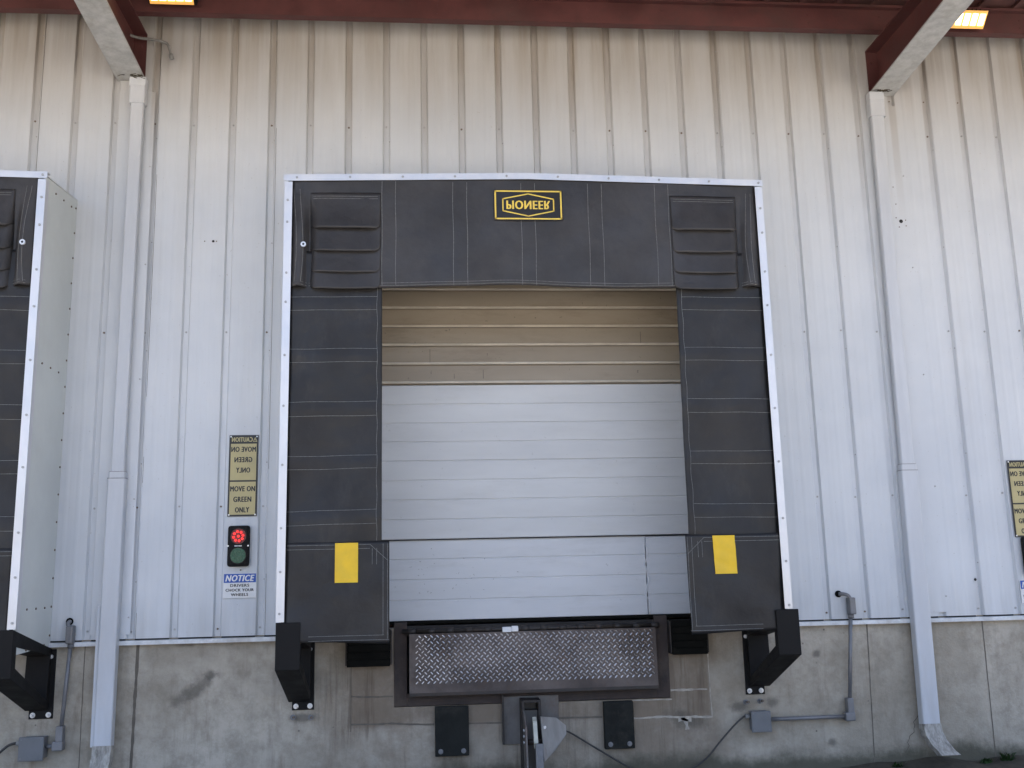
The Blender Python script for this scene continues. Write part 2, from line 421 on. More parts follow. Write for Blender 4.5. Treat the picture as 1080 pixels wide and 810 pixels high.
# ------------------------------------------------------------------ siding
PITCH = .3048
OX0, OX1, OZ = 8*PITCH+.15, 17*PITCH+.12, 3.96   # door opening
ZB, ZT = 1.099, 6.04
def profile(k0, k1):
    pts = []
    for k in range(k0, k1):
        x = k*PITCH                                   # groove centred on x, pan face stands proud
        pts += [(x-.030, -.034), (x-.018, -.010), (x+.018, -.010), (x+.030, -.034)]
        m = x+PITCH/2
        for o in (-.045, .045): pts += [(m+o-.022, -.034), (m+o-.006, -.0355), (m+o+.006, -.0355), (m+o+.022, -.034)]
    return pts
s = MB()
def extr(pts, z0, z1, nz=8):
    rows = []
    for kz in range(nz+1):
        z = z0+(z1-z0)*kz/nz
        rows.append([s.bm.verts.new((x, y+.0035*noise.noise(Vector((x*1.6, 3.1, z*.8))), z)) for x, y in pts])
    for a, b in zip(rows, rows[1:]):
        for i in range(len(pts)-1): s.face([a[i], a[i+1], b[i+1], b[i]], 'siding')
    # return edges so the sheet has a thickness to look at from below
    lo = rows[0]; bk = [s.bm.verts.new((v.co.x, v.co.y+.004, v.co.z)) for v in lo]
    for i in range(len(pts)-1): s.face([lo[i], bk[i], bk[i+1], lo[i+1]], 'siding')
k0, k1 = -14, 44
P = profile(k0, k1)
left = [p for p in P if p[0] <= OX0]; mid = [p for p in P if OX0 <= p[0] <= OX1]; right = [p for p in P if p[0] >= OX1]
yo = -.034
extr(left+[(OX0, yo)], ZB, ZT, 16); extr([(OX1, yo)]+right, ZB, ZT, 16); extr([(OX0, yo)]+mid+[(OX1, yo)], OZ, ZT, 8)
# laps of the 3-ft sheets: a thin free edge beside every third groove
for k in range(k0+1, k1):
    if k % 3 == 0 and not (OX0 < k*PITCH < OX1):
        x = k*PITCH+.034
        s.box(x, x+.0035, -.0395, -.033, ZB, ZT, 'siding')
        s.box(x+.0035, x+.006, -.0345, -.034, ZB, ZT, 'joint')
ROWS = (5.071, 3.369, 2.034, 1.152)
for k in range(k0+1, k1):
    for z in ROWS:
        if OX0 < k*PITCH < OX1 and z < OZ: continue
        hexhead(s, k*PITCH+random.uniform(-.003, .003), -.011, z+random.uniform(-.008, .008), .008, random.choice(['screw', 'screw', 'rustscrew']))
    if k % 3 == 0:
        z = 1.5
        while z < 5.9:
            if not (OX0 < k*PITCH < OX1 and z < OZ): hexhead(s, k*PITCH+.024, -.030, z, .005)
            z += .86
# abandoned fixing holes
for (x, z, r) in ((6.99, 4.30, .016), (7.30, 1.37, .011), (1.28*PITCH*3.55+.02, 4.09, .010)):
    s.cyl((x, -.040, z), (x, -.0415, z), r, 'dark', 12)
for (x, z) in ((6.95, 4.33), (6.97, 4.25), (7.03, 4.31), (7.03, 4.26), (6.96, 4.45), (6.95, 4.6), (1.34, 4.09), (1.43, 4.09)):
    s.cyl((x, -.040, z), (x, -.042, z), .005, 'rustscrew', 8)
for k in (22, 23, 24): s.cyl((k*PITCH-.02+.3048, -.038, 5.37), (k*PITCH-.02+.3048, -.042, 5.37), .006, 'rustscrew', 8)
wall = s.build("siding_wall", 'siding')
tag(wall, "tall white ribbed metal wall stained brown near the roof, behind the dock seals", "metal wall")
t = MB()
for a, b in ((WX0, 2.47), (5.10, WX1)):
    t.prism([(-.0005, 1.088), (-.050, 1.086), (-.052, 1.082), (-.052, 1.056), (-.0495, 1.056), (-.0495, 1.081), (-.0005, 1.081)], 'x', a, b)
t.build("base_flashing", 'trim', wall)
t = MB()
for i in range(k0, k1):       # dark strip painted in as the shadow gap under each pan
    x = i*PITCH+.034
    if OX0-.05 < x < OX1 : continue
    z = 1.098
    t.box(x, x+.236, -.030, -.0125, 1.0885, 1.105)
t.build("gap_shadow_strip", 'dark', wall)

q = MB(); q.box(WX0, WX1, 6.9, 7.0, 0, 6.04); q.box(WX0, WX0+.1, .36, 6.9, 0, 6.04); q.box(WX1-.1, WX1, .36, 6.9, 0, 6.04)
q.build("rear_light_block", 'trim', wall)  # unseen rear and end walls, added to stop sun leaking round the door
q = MB(); q.box(WX0+.1, WX1-.1, .36, 6.9, 1.0, 1.125); tag(q.build("floor_light_block", 'concrete'), kind='structure')  # unseen slab, added to block light coming under the door
# ------------------------------------------------------------------ canopy
cn = thing("canopy_roof", "red steel canopy roof with grey-bottomed beams sticking out over the dock", "canopy", (3.9, 0, 5.8))
d = MB()
d.box(WX0, WX1, -3.3, 7.0, 6.045, 6.16)
x = WX0
while x < WX1: d.box(x, x+.05, -3.3, -.05, 6.022, 6.0445); x += .305
d.build("roof_deck", 'deck', cn)
def purlin(y, name="purlin"):
    q = MB(); a, b = WX0, WX1
    q.box(a, b, y-.0025, y, 5.835, 6.02)             # web
    q.box(a, b, y, y+.07, 5.835, 5.8385)             # bottom flange, turned to the wall
    q.box(a, b, y-.075, y-.0025, 6.0165, 6.0205)     # top flange, turned out
    q.box(a, b, y-.075, y-.0725, 5.998, 6.0165)      # lip
    q.box(a, b, y+.0675, y+.07, 5.8385, 5.857)
    for k in range(-2, 45):
        for zz in (5.89, 5.96): q.cyl((k*.3048*2+.1, y-.0025, zz), (k*.3048*2+.1, y-.006, zz), .011, None, 8)
    return q.build(name, 'red', cn)
for y in (-.37, -1.5, -2.6): purlin(y)
q = MB(); q.box(WX0, WX1, -3.32, -3.29, 5.83, 6.18); q.build("fascia", 'red', cn)
for xc in (-5.37, .725, 6.925, 13.0):
    # tapered rafter: level top flange, bottom flange rising away from the wall
    r = thing("rafter", None, None); r.parent = cn
    q = MB(); q.prism([(-.036, 5.44), (-3.25, 5.67), (-3.25, 5.815), (-.036, 5.815)], 'x', xc-.004, xc+.004)
    q.build("web", 'red', r)
    q = MB(); q.box(xc-.105, xc+.105, -3.25, -.036, 5.818, 5.83); q.build("top_flange", 'red', r)
    q = MB(); q.prism([(-.036, 5.425), (-3.25, 5.655), (-3.25, 5.668), (-.036, 5.438)], 'x', xc-.11, xc+.11)
    o = q.build("bottom_flange", 'flange', r); o["label"] = "underside painted pale grey"
    q = MB(); q.box(xc-.105, xc+.105, -.045, -.0385, 5.441, 5.816)
    for zz in (5.5, 5.72):
        for sx in (-.06, .06): q.cyl((xc+sx, -.045, zz), (xc+sx, -.06, zz), .014, None, 6)
    q.build("end_plate", 'red', r)
    q = MB()
    for sx in (-.11, .1075): q.prism([(-.036, 5.440), (-3.25, 5.670), (-3.25, 5.676), (-.036, 5.446)], 'x', xc+sx, xc+sx+.003)
    q.build("painted_edge", 'red', r)
for o in cn.children:
    if o.type == 'EMPTY': o.location = Vector((0, 0, 0))
local(cn)

# bird/rust debris where the beams meet the wall is the ribbed wall's own dirt; column cover below each beam
for (xc, lab) in ((.755, "flat white wall cover strip behind the left downspout"), (6.905, "flat white wall cover strip behind the right downspout")):
    q = MB(); q.prism([(xc-.12, -.035), (xc-.118, -.0385), (xc+.16, -.0385), (xc+.162, -.035)], 'z', 1.13, 5.33, 'siding')
    for z in (1.25, 2.1, 3.0, 3.9, 4.7): hexhead(q, xc+.145, -.0385, z, .006)
    tag(q.build("cover_strip", 'siding'), lab, "trim strip", "cover strips behind the downspouts")

def debris(x, z, n, label, seed):
    q = MB(); rr = random.Random(seed)
    for i in range(n):
        a = rr.uniform(-.5, .5); l = rr.uniform(.02, .06); c = Vector((x+rr.gauss(0, .035), -.125+rr.gauss(0, .006), z+rr.gauss(0, .010)))
        d_ = Vector((math.cos(a), rr.uniform(-.3, .3), math.sin(a)))*l/2
        q.cyl(c-d_, c+d_, rr.uniform(.002, .004), 'soil', 5, smooth=False)
    tag(q.build("twig_debris", 'soil'), label, "debris", "twigs lodged on the downspout tops")
debris(6.90, 5.432, 30, "dark twigs lodged where the right roof beam meets its downspout", 4)
debris(.74, 5.432, 12, "dark twigs lodged where the left roof beam meets its downspout", 5)
def lamp(x, z, label):
    t = thing("flood_light", label, "flood light", (x, -.45, z), "flood lights under the canopy")
    q = MB(); q.prism([(-.378, z+.065), (-.50, z+.065), (-.545, z+.037), (-.44, z-.067), (-.378, z-.03)], 'x', x-.175, x+.175, 'black')
    for i in range(9): q.box(x-.15+i*.035, x-.142+i*.035, -.49, -.39, z+.065, z+.085, 'black')
    q.box(x-.03, x+.03, -.40, -.372, z-.02, z+.06, 'black')
    q.build("housing", 'black', t)
    a = MB()                                          # aperture tipped down towards the yard
    n = Vector((0, -.955, -.30)); 
    def pt(u, v, off=.003): v = (v+.010)/.055; return (x+u, -.4925-.0525*v-off*.69, z-.015+.052*v-off*.72)
    a.bm.faces.new([a.bm.verts.new(pt(*c)) for c in ((-.165, -.064), (.165, -.064), (.165, .044), (-.165, .044))])
    a.build("reflector", 'reflector', t)
    for i in range(5):
        u = -.128+i*.064; e = MB()
        e.bm.faces.new([e.bm.verts.new(pt(u+du, dv, .006)) for du, dv in ((-.024, -.044), (.024, -.044), (.024, .026), (-.024, .026))])
        e.build("led_cell", 'lamp', t)
    local(t)
lamp(7.485, 5.895, "glowing flood light on the roof beam at upper right")
lamp(1.12, 5.925, "glowing flood light above the left beam, cut off by the top edge")

q = MB(); q.tube([(.54, -.30, 5.95), (.58, -.24, 5.86), (.65, -.17, 5.80), (.76, -.13, 5.755), (.90, -.13, 5.735), (1.0, -.12, 5.715), (1.03, -.12, 5.66), (1.045, -.11, 5.60)], .011)
q.cyl((1.04, -.112, 5.62), (1.05, -.11, 5.585), .018)
tag(q.build("hanging_cable", 'gcable'), "loose grey cable hanging beside the left red roof beam", "cable")

# ------------------------------------------------------------------ dock shelters
YF = -.70
SHG = "dock shelters round the loading doors"
def fold(x, z, seed=0.):
    """soft wrinkles of hanging vinyl"""
    p = Vector((x*1.7+seed, seed*.7, z*1.1))
    return .018*noise.noise(p)+.006*noise.noise(p*2.7)+.002*noise.noise(p*7)
def shelter(dx, label, grommet_left):
    t = thing("dock_shelter", label, "dock shelter", (dx+3.83, -.35, 1.2), SHG)
    XL, XR = 2.047+dx, 5.566+dx
    seed = dx
    # sheet metal sides and top
    for name, xs in (("side_panel", (XL+.012, XL+.018)), ("side_panel", (XR-.018, XR-.012))):
        q = MB(); q.prism([(-.036, 1.071), (YF+.004, 1.046), (YF+.004, 4.345), (-.036, 4.41)], 'x', *xs, 'sheet')
        out = -1 if xs[0] < dx+3.8 else 1
        xx = xs[0] if out < 0 else xs[1]
        def riv(y, z): q.cyl((xx-.001*out, y, z), (xx+.006*out, y, z), .0075, 'rustscrew', 8)
        for i in range(17): riv(-.065, 1.14+i*.2)
        for i in range(1, 4):
            riv(-.16*i, 4.33-.012*i); riv(-.16*i-.05, 3.02+.0*i); riv(-.16*i-.03, 1.335); riv(-.16*i, 1.085-.006*i)
        q.build(name, 'sheet', t)
    q = MB(); q.prism([(-.036, 4.412), (YF+.004, 4.352), (YF+.004, 4.358), (-.036, 4.418)], 'x', XL+.012, XR-.012)
    q.build("top_panel", 'sheet', t)
    # bright angle trim round the face
    mx = 3.80+dx
    def top(x): return 4.366+.034*max(0, 1-abs(x-mx)/1.75)
    q = MB()
    xs = [XL-.012+(XR-XL+.024)*i/24 for i in range(25)]
    q.prism([(x, top(x)-.048) for x in xs]+[(x, top(x)) for x in xs[::-1]], 'y', YF-.022, YF-.0185, 'galv')
    q.prism([(x, top(x)-.0035) for x in xs]+[(x, top(x)) for x in xs[::-1]], 'y', YF-.018, YF+.04, 'galv')
    for i in range(10): hexhead(q, XL+.08+i*.38, YF-.022, top(XL+.08+i*.38)-.024, .009)
    q.build("frame_strip", 'galv', t)
    for side in (-1, 1):
        e = XL if side < 0 else XR
        q = MB()
        x0, x1 = (e-.006, e+.049) if side < 0 else (e-.049, e+.006)
        # bottoms lean out slightly as in the photo
        q.prism([(x0+.012*(-side)*0, 1.215), (x1, 1.215), (x1, 4.312), (x0, 4.312)], 'y', YF-.020, YF-.0165, 'galv')
        q.box(e-.006 if side < 0 else e+.0025, e-.0025 if side < 0 else e+.006, YF-.016, YF+.04, 1.215, 4.312, 'galv')
        xm = (x0+x1)/2
        for z in (4.17, 3.98, 3.65, 3.395, 3.03, 2.648, 2.25, 1.85, 1.52, 1.27): hexhead(q, xm+.004*side, YF-.020, z+random.uniform(-.03, .03), .009)
        q.build("frame_strip", 'galv', t)
    # head curtain
    hx0, hx1 = XL+.048, XR-.048
    def zb(x):
        u = x-dx
        return 3.530+.016*math.exp(-((u-3.72)/.28)**2)-.006*math.sin((u-2.1)*3.3)
    def hy(x, z):
        u = x-dx; y = YF+fold(x, z, 4+seed)*.8
        for c, wdt in ((2.155, .05), (5.455, .05)):
            y += -.036*math.exp(-((u-c-.03*(z-3.9))/.032)**2)*min(1, max(.2, (4.3-z)/.3))
        for c in (2.225, 5.375): y += .040*math.exp(-((u-c-.02*(z-3.9))/.025)**2)*min(1, max(0, (4.25-z)/.3))
        return y
    def HF(u, v):
        x = hx0+(hx1-hx0)*u; z = zb(x)+(top(x)-.03-zb(x))*v
        return (x, hy(x, z)-.008*(1-v)*(.5+.5*math.sin((x-dx)*6.3)), z)
    def hys(x, z):
        v = (z-zb(x))/(top(x)-.03-zb(x)); return hy(x, z)-.008*(1-v)*(.5+.5*math.sin((x-dx)*6.3))
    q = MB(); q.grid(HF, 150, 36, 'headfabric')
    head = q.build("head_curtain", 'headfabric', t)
    md = head.modifiers.new("thickness", 'SOLIDIFY'); md.thickness = .005; md.offset = 0
    q = MB()
    for p in (2.737, 2.835, 3.25, 3.352, 3.75, 3.852, 4.246, 4.35, 4.749, 4.85):
        q.strip([(p+dx+.002*math.sin(k*.5+p), hys(p+dx, z)-.0055, z) for k, z in [(k, 3.54+k*.785/20) for k in range(21)]], .0035)
    for dz in (.014, .034):
        xs2 = [hx0+.04+(hx1-hx0-.08)*i/90 for i in range(91)]
        q.strip([(x, hys(x, zb(x)+dz)-.0055, zb(x)+dz) for x in xs2], .003)
    for p in (2.115, 2.16, 5.470, 5.435):
        q.strip([(p+dx+.03*math.sin((z-3.5)*5)*(.6 if p < 3 else -.6), hys(p+dx+.03*math.sin((z-3.5)*5)*(.6 if p < 3 else -.6), z)-.006, z) for z in [3.56+k*.7/24 for k in range(25)]], .003)
    q.build("stitching", 'stitch', head)
    # overlapping pleats at both ends of the head curtain
    tiers = ((4.235, 3.955), (4.02, 3.79), (3.85, 3.635), (3.70, 3.515))
    for (a, b) in ((2.225, 2.728), (4.862, 5.365)):
        a += dx; b += dx
        for ti, (z1, z0) in enumerate(tiers):
            q = MB(); off = .012+.008*(3-ti)
            def PF(u, v, a=a, b=b, z1=z1, z0=z0, ti=ti, off=off):
                x = a+(b-a)*u
                e = min(u, 1-u)*(b-a)
                rc = max(0, 1-e/.045); zlo = z0+.035*rc*rc+.012*math.sin(u*math.pi)*(1 if ti else 0)*-.6
                z = zlo+(z1-zlo)*v
                bulge = .016*(1-v)**1.5*math.sin(min(1, e/.09)*math.pi/2)
                return (x, hys(x, min(z, 4.3))-.007-((off-.006)*(1-v)+bulge)*math.sin(min(1, e/.10)*math.pi/2)**.6-.004*noise.noise(Vector((x*4+ti, seed, z*5))), z)
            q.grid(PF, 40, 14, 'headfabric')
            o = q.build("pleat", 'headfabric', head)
            md = o.modifiers.new("thickness", 'SOLIDIFY'); md.thickness = .005; md.offset = 0
            if ti == 0:
                q = MB()
                for zz in (4.205, 4.188): q.strip([(a+.02+(b-a-.04)*k/20, hys(a+.02+(b-a-.04)*k/20, zz)-.016, zz) for k in range(21)], .003)
                q.build("stitching", 'stitch', head)
    gx = (2.182 if grommet_left else 5.452)+dx
    q = MB(); y = min(hys(gx+e_, 3.835+f_) for e_ in (-.02, 0, .02) for f_ in (-.02, 0, .02))-.003; q.cyl((gx, y+.01, 3.835), (gx, y-.006, 3.835), .019, 'zinc', 20); q.cyl((gx, y-.006, 3.835), (gx, y-.008, 3.835), .008, 'signblack', 12)
    q.build("grommet", 'zinc', head)
    # side curtains, each with a wider flap at its foot
    for side in (-1, 1):
        if side < 0: cx0, cx1, fx0, fx1 = 2.094, 2.737, 2.105, 2.790
        else: cx0, cx1, fx0, fx1 = 5.520, 4.885, 5.512, 4.842
        cx0 += dx; cx1 += dx; fx0 += dx; fx1 += dx
        lean = -.010 if side > 0 else 0.
        def sy(x, z, sd=side, cx0=cx0, cx1=cx1):
            v = abs(x-cx0)/abs(cx1-cx0)
            band = 0
            for zc in (3.408, 3.03, 2.649, 2.275, 1.897): band += -.005*math.exp(-((z-zc)/.045)**2)
            diag = .012*math.sin((x*sd*1.3+z)*5.0+sd)*math.exp(-((z-2.0)/.8)**2)
            return YF+.012+fold(x, z, 9+sd+seed)*1.1+band+diag+.012*v
        def CF(u, v, cx0=cx0, cx1=cx1, sy=sy, lean=lean):
            z = 1.70+(3.80-1.70)*v; x = cx0+(cx1+lean*(1-v)-cx0)*u; return (x, sy(x, z), z)
        q = MB(); q.grid(CF, 32, 70, 'fabric')
        cur = q.build("side_curtain", 'fabric', t)
        md = cur.modifiers.new("thickness", 'SOLIDIFY'); md.thickness = .005; md.offset = 0
        q = MB(); sg = 1 if cx1 > cx0 else -1
        for zz in (3.457, 3.360, 3.078, 2.982, 2.699, 2.599, 2.321, 2.230, 1.945, 1.850):
            q.strip([(x, sy(x, z2)-.0055, z2) for x, z2 in [(cx0+(cx1-cx0-.035*sg)*k/24, zz+.008*(k/24)+.0012*math.sin(k*.35+zz*9)) for k in range(25)]], .003)
        xs3 = cx1-.035*sg
        q.strip([(xs3+.003*math.sin(k), sy(xs3, z)-.0055, z) for k, z in [(k, 1.74+k*1.95/50) for k in range(51)]], .003)
        q.build("stitching", 'stitch', cur)
        def fy(x, z, sd=side):
            return YF-.006+fold(x, z, 20+sd+seed)*1.3+.016*math.sin((x*sd*1.6-z*1.2)*4.5+.5)*max(0, (1.75-z))+.006*math.sin((x*sd*1.1+z*1.9)*9+seed)*max(0, (1.75-z))
        def FF(u, v, fx0=fx0, fx1=fx1, fy=fy, sd=side):
            x = fx0+(fx1-fx0)*u; zlo = 1.066+(.012 if sd < 0 else .008)*math.sin(u*3+1); z = zlo+(1.735-zlo)*v
            if sd > 0: x += .008*(1-v)*u
            return (x, fy(x, z), z)
        q = MB(); q.grid(FF, 34, 34, 'fabric')
        flap = q.build("lower_flap", 'fabric', cur)
        md = flap.modifiers.new("thickness", 'SOLIDIFY'); md.thickness = .006; md.offset = 0
        q = MB()
        for zz in (1.715, 1.688): q.strip([(fx0+(fx1-fx0-.13*sg)*k/20, fy(fx0+(fx1-fx0-.13*sg)*k/20, zz)-.0055, zz) for k in range(21)], .003)
        for zz, e in ((1.085, .0), (1.115, .035)): q.strip([(x, fy(x, zz)-.0055, zz) for x in [fx0+.15*sg+(fx1-fx0-(.15+e)*sg)*k/20 for k in range(21)]], .003)
        for e, z0, z1 in ((.012, 1.09, 1.72), (.042, 1.115, 1.72), (.085, 1.58, 1.69), (.115, 1.58, 1.69)):
            xx = fx1-e*sg; q.strip([(xx, fy(xx, z)-.0055, z) for z in [z0+(z1-z0)*k/12 for k in range(13)]], .003)
        q.strip([(fx1-.13*sg+.12*sg*k/8, fy(fx1-.1*sg, 1.66)-.009, 1.715-.11*k/8) for k in range(9)], .003)
        q.build("stitching", 'stitch', cur)
        yx0, yx1 = (2.425, 2.580) if side < 0 else (5.034, 5.192)
        q = MB()
        def YFn(u, v, a=yx0+dx, b=yx1+dx, fy=fy, sd=side):
            x = a+(b-a)*u+(.004*(1-v) if sd > 0 else 0); z = 1.463+(1.727-1.463)*v
            wr = .004*math.sin(v*9+u*2) if sd > 0 else .001
            return (x, fy(x, z)-.009-abs(wr), z)
        q.grid(YFn, 10, 18, 'yellow')
        q.build("yellow_patch", 'yellow', cur)
    # printed emblem: upside-down lettering in a gold border
    q = MB(); cx, cz = 3.8025+dx, 4.152
    ye = min(hys(cx+u*.25, cz+v*.1) for u in (-1, 0, 1) for v in (-1, 0, 1))-.012
    q.box(cx-.255, cx+.255, ye+.0012, ye+.004, cz-.118, cz+.118, 'fabric')
    def outline(pts, wd):
        pts = pts+[pts[0]]
        for a, b in zip(pts, pts[1:]):
            d_ = Vector((b[0]-a[0], b[1]-a[1])).normalized()*wd*.45
            q.strip([(cx+a[0]-d_.x, ye, cz+a[1]-d_.y), (cx+b[0]+d_.x, ye, cz+b[1]+d_.y)], wd, 'gold')
    outline([(-.242, -.106), (.242, -.106), (.242, .106), (-.242, .106)], .011)
    outline([(-.187, -.046), (0, -.086), (.187, -.046), (.187, .046), (0, .086), (-.187, .046)], .009)
    [add_text(q, "PIONEER", cx+d_, cz, .318, .066, ye-.0004*k, 'gold', mirz=True, bold=0) for k, d_ in enumerate((-.003, -.001, .001, .003))]
    q.build("emblem", 'gold', t)
    # wooden backing frame seen from inside the opening
    q = MB(); q.box(XL+.02, XL+.06, YF+.05, YF+.09, 1.2, 4.33); q.box(XR-.06, XR-.02, YF+.05, YF+.09, 1.2, 4.33); q.box(XL+.06, XR-.06, YF+.05, YF+.09, 4.29, 4.33)
    q.build("backing_frame", 'steel', t)
    local(t)
    return t
shelter(0, "black curtain dock shelter round the whole door in the middle", True)
shelter(-5.19, "black curtain dock shelter cut off by the left edge, grey side panel showing", False)

def bracket(xa, xb, pa, pb, label):
    t = thing("shelter_bracket", label, "bracket", ((xa+xb)/2, -.3, .57), "black steel brackets under the dock shelters")
    q = MB()
    q.ring([(-.722, 1.213), (-.722, .905), (-.012, .622), (-.012, 1.045)],
           [(-.655, 1.10), (-.655, .965), (-.07, .70), (-.05, 1.0)], 'x', xa, xb, 'black')
    bmesh.ops.recalc_face_normals(q.bm, faces=q.bm.faces[:])
    o = q.build("arm", 'black', t)
    md = o.modifiers.new("bevel", 'BEVEL'); md.width = .004; md.segments = 2
    q = MB(); q.box(pa, pb, -.0115, -.0005, .565, 1.04, 'black', .002); q.build("wall_plate", 'black', t)
    for (x, z, r) in ((pa+.028, .592, .015), (pb-.028, .592, .015)):
        q = MB(); bolt(q, x, -.012, z, r); q.build("bolt", 'zinc', t)
    for x in (pa+.02, pb-.03):
        q = MB(); q.cyl((x, -.0115, .99), (x, -.03, .99), .014, 'zinc', 10); q.build("bolt", 'zinc', t)
    local(t)
bracket(2.042, 2.202, 2.068, 2.224, "black steel bracket under the left foot of the middle shelter")
bracket(5.452, 5.612, 5.425, 5.570, "black steel bracket under the right foot of the middle shelter")
bracket(.212, .372, .238, .402, "black steel bracket at the left edge, above a grey box")

# ------------------------------------------------------------------ overhead door
t = thing("overhead_door", "closed loading door, stained tan slats above clean white panels", "loading door", (3.9, .16, 1.16))
DX0, DX1 = 2.45, 5.28
def slat_panel(z0, z1, pitch, mat, name, groove=.0035, step=0., y=.12, x0=DX0, x1=DX1, minor=True):
    q = MB(); beads = []; prof = [(y+.04, z0), (y, z0)]
    z = z0
    while z < z1-.02:
        zt = min(z+pitch, z1)
        if z1-zt < .02: zt = z1
        if step:      # each slat leans out to a sharp ledge at its foot
            beads.append(z); prof += [(y+.016, z+.001), (y+.016, z+.008), (y-.002, z+.009), (y, z+.035), (y, zt-.003), (y+.016, zt-.001)]
        else:
            prof += [(y-.002, z+.003), (y-.003, z+pitch*.45), (y-.002, zt-.010), (y+groove, zt-.006), (y+groove, zt-.002)]
        z = zt
    prof += [(y, z1), (y+.04, z1)]
    q.prism(prof, 'x', x0, x1, mat)
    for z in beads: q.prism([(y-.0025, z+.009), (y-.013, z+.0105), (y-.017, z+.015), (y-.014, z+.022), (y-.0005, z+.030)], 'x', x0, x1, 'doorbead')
    return q.build(name, mat, t)
slat_panel(2.972, 3.98, .1525, 'doortan', "upper_section", step=.030)
slat_panel(2.375, 2.968, .148, 'doorwhite', "middle_section")
slat_panel(1.772, 2.374, .1505, 'doorwhite', "middle_section", y=.117)
slat_panel(1.165, 1.764, .1525, 'doorlow', "bottom_section", y=.126, x1=4.735)
slat_panel(1.165, 1.757, .1525, 'doorlow', "bottom_section", y=.121, x0=4.742)
q = MB()
pts = [(4.742+.012*math.sin(k*.8)+.006*math.sin(k*2.1), .117, 1.17+k*.59/22) for k in range(23)]
q.tube(pts, .006, 'doorlow', 8, 0); q.build("split_trim", 'doorlow', t)
q = MB(); q.box(DX0, DX1, .112, .1165, 1.762, 1.769); q.build("section_seam", 'dark', t)
q = MB(); q.box(DX0, DX1, .10, .16, 1.140, 1.164, None, .006); q.build("bottom_seal", 'rubber', t)
q = MB()
for (x, z0, z1) in ((3.08, 3.15, 3.26), (4.78, 3.29, 3.40), (3.27, 3.02, 3.06), (3.5, 3.02, 3.09)): q.strip([(x, .1185, z0), (x, .1185, z1)], .004)
q.build("scratch", 'joint', t)
q = MB(); rr = random.Random(3)
for i in range(30):
    x = rr.gauss(3.30, .22); z = rr.gauss(1.46, .13)
    if 2.8 < x < 4.6 and 1.19 < z < 1.74:
        a = rr.uniform(-1.5, 1.5); l = rr.uniform(.003, .014)
        q.strip([(x, .1215, z), (x+l*math.cos(a), .1215, z+l*math.sin(a))], rr.uniform(.002, .004))
q.build("scuff", 'scuffmark', t)
local(t)
t = thing("door_frame", "dark recessed jambs round the closed loading door", "door frame", (3.9, .05, 1.16))
q = MB(); q.box(OX0-.02, OX0+.06, -.03, .32, 1.13, OZ); q.build("jamb", 'trim', t)
q = MB(); q.box(OX1-.06, OX1+.02, -.03, .32, 1.13, OZ); q.build("jamb", 'trim', t)
q = MB(); q.box(OX0+.06, OX1-.06, -.03, .32, OZ-.06, OZ+.02); q.build("lintel", 'trim', t)
local(t)

# ------------------------------------------------------------------ dock leveller
t = thing("dock_leveler", "rusty dock leveler under the door, tread plate lip hanging down", "dock leveler", (3.83, 0, .56))
q = MB()
q.box(2.80, 2.895, -.012, .02, .565, 1.160, 'rust', .003); q.box(4.752, 4.848, -.012, .02, .565, 1.160, 'rust', .003)
q.box(2.895, 4.752, -.012, .02, .565, .652, 'rust', .003)
q.build("pit_frame", 'rust', t)
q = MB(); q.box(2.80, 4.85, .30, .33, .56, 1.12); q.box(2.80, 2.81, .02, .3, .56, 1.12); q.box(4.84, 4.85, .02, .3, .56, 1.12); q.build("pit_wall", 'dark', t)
q = MB(); q.prism([(-.015, 1.088), (.03, 1.128), (.30, 1.132), (.30, 1.105), (.04, 1.10), (.0, 1.060)], 'x', 2.845, 4.80, 'steel'); q.build("deck", 'steel', t)
q = MB(); q.cyl((2.86, -.032, 1.094), (4.78, -.032, 1.094), .017, 'steel', 12)
for i in range(14): q.cyl((2.90+i*.14, -.032, 1.094), (2.96+i*.14, -.032, 1.094), .021, 'steel', 12)
q.build("hinge", 'steel', t)
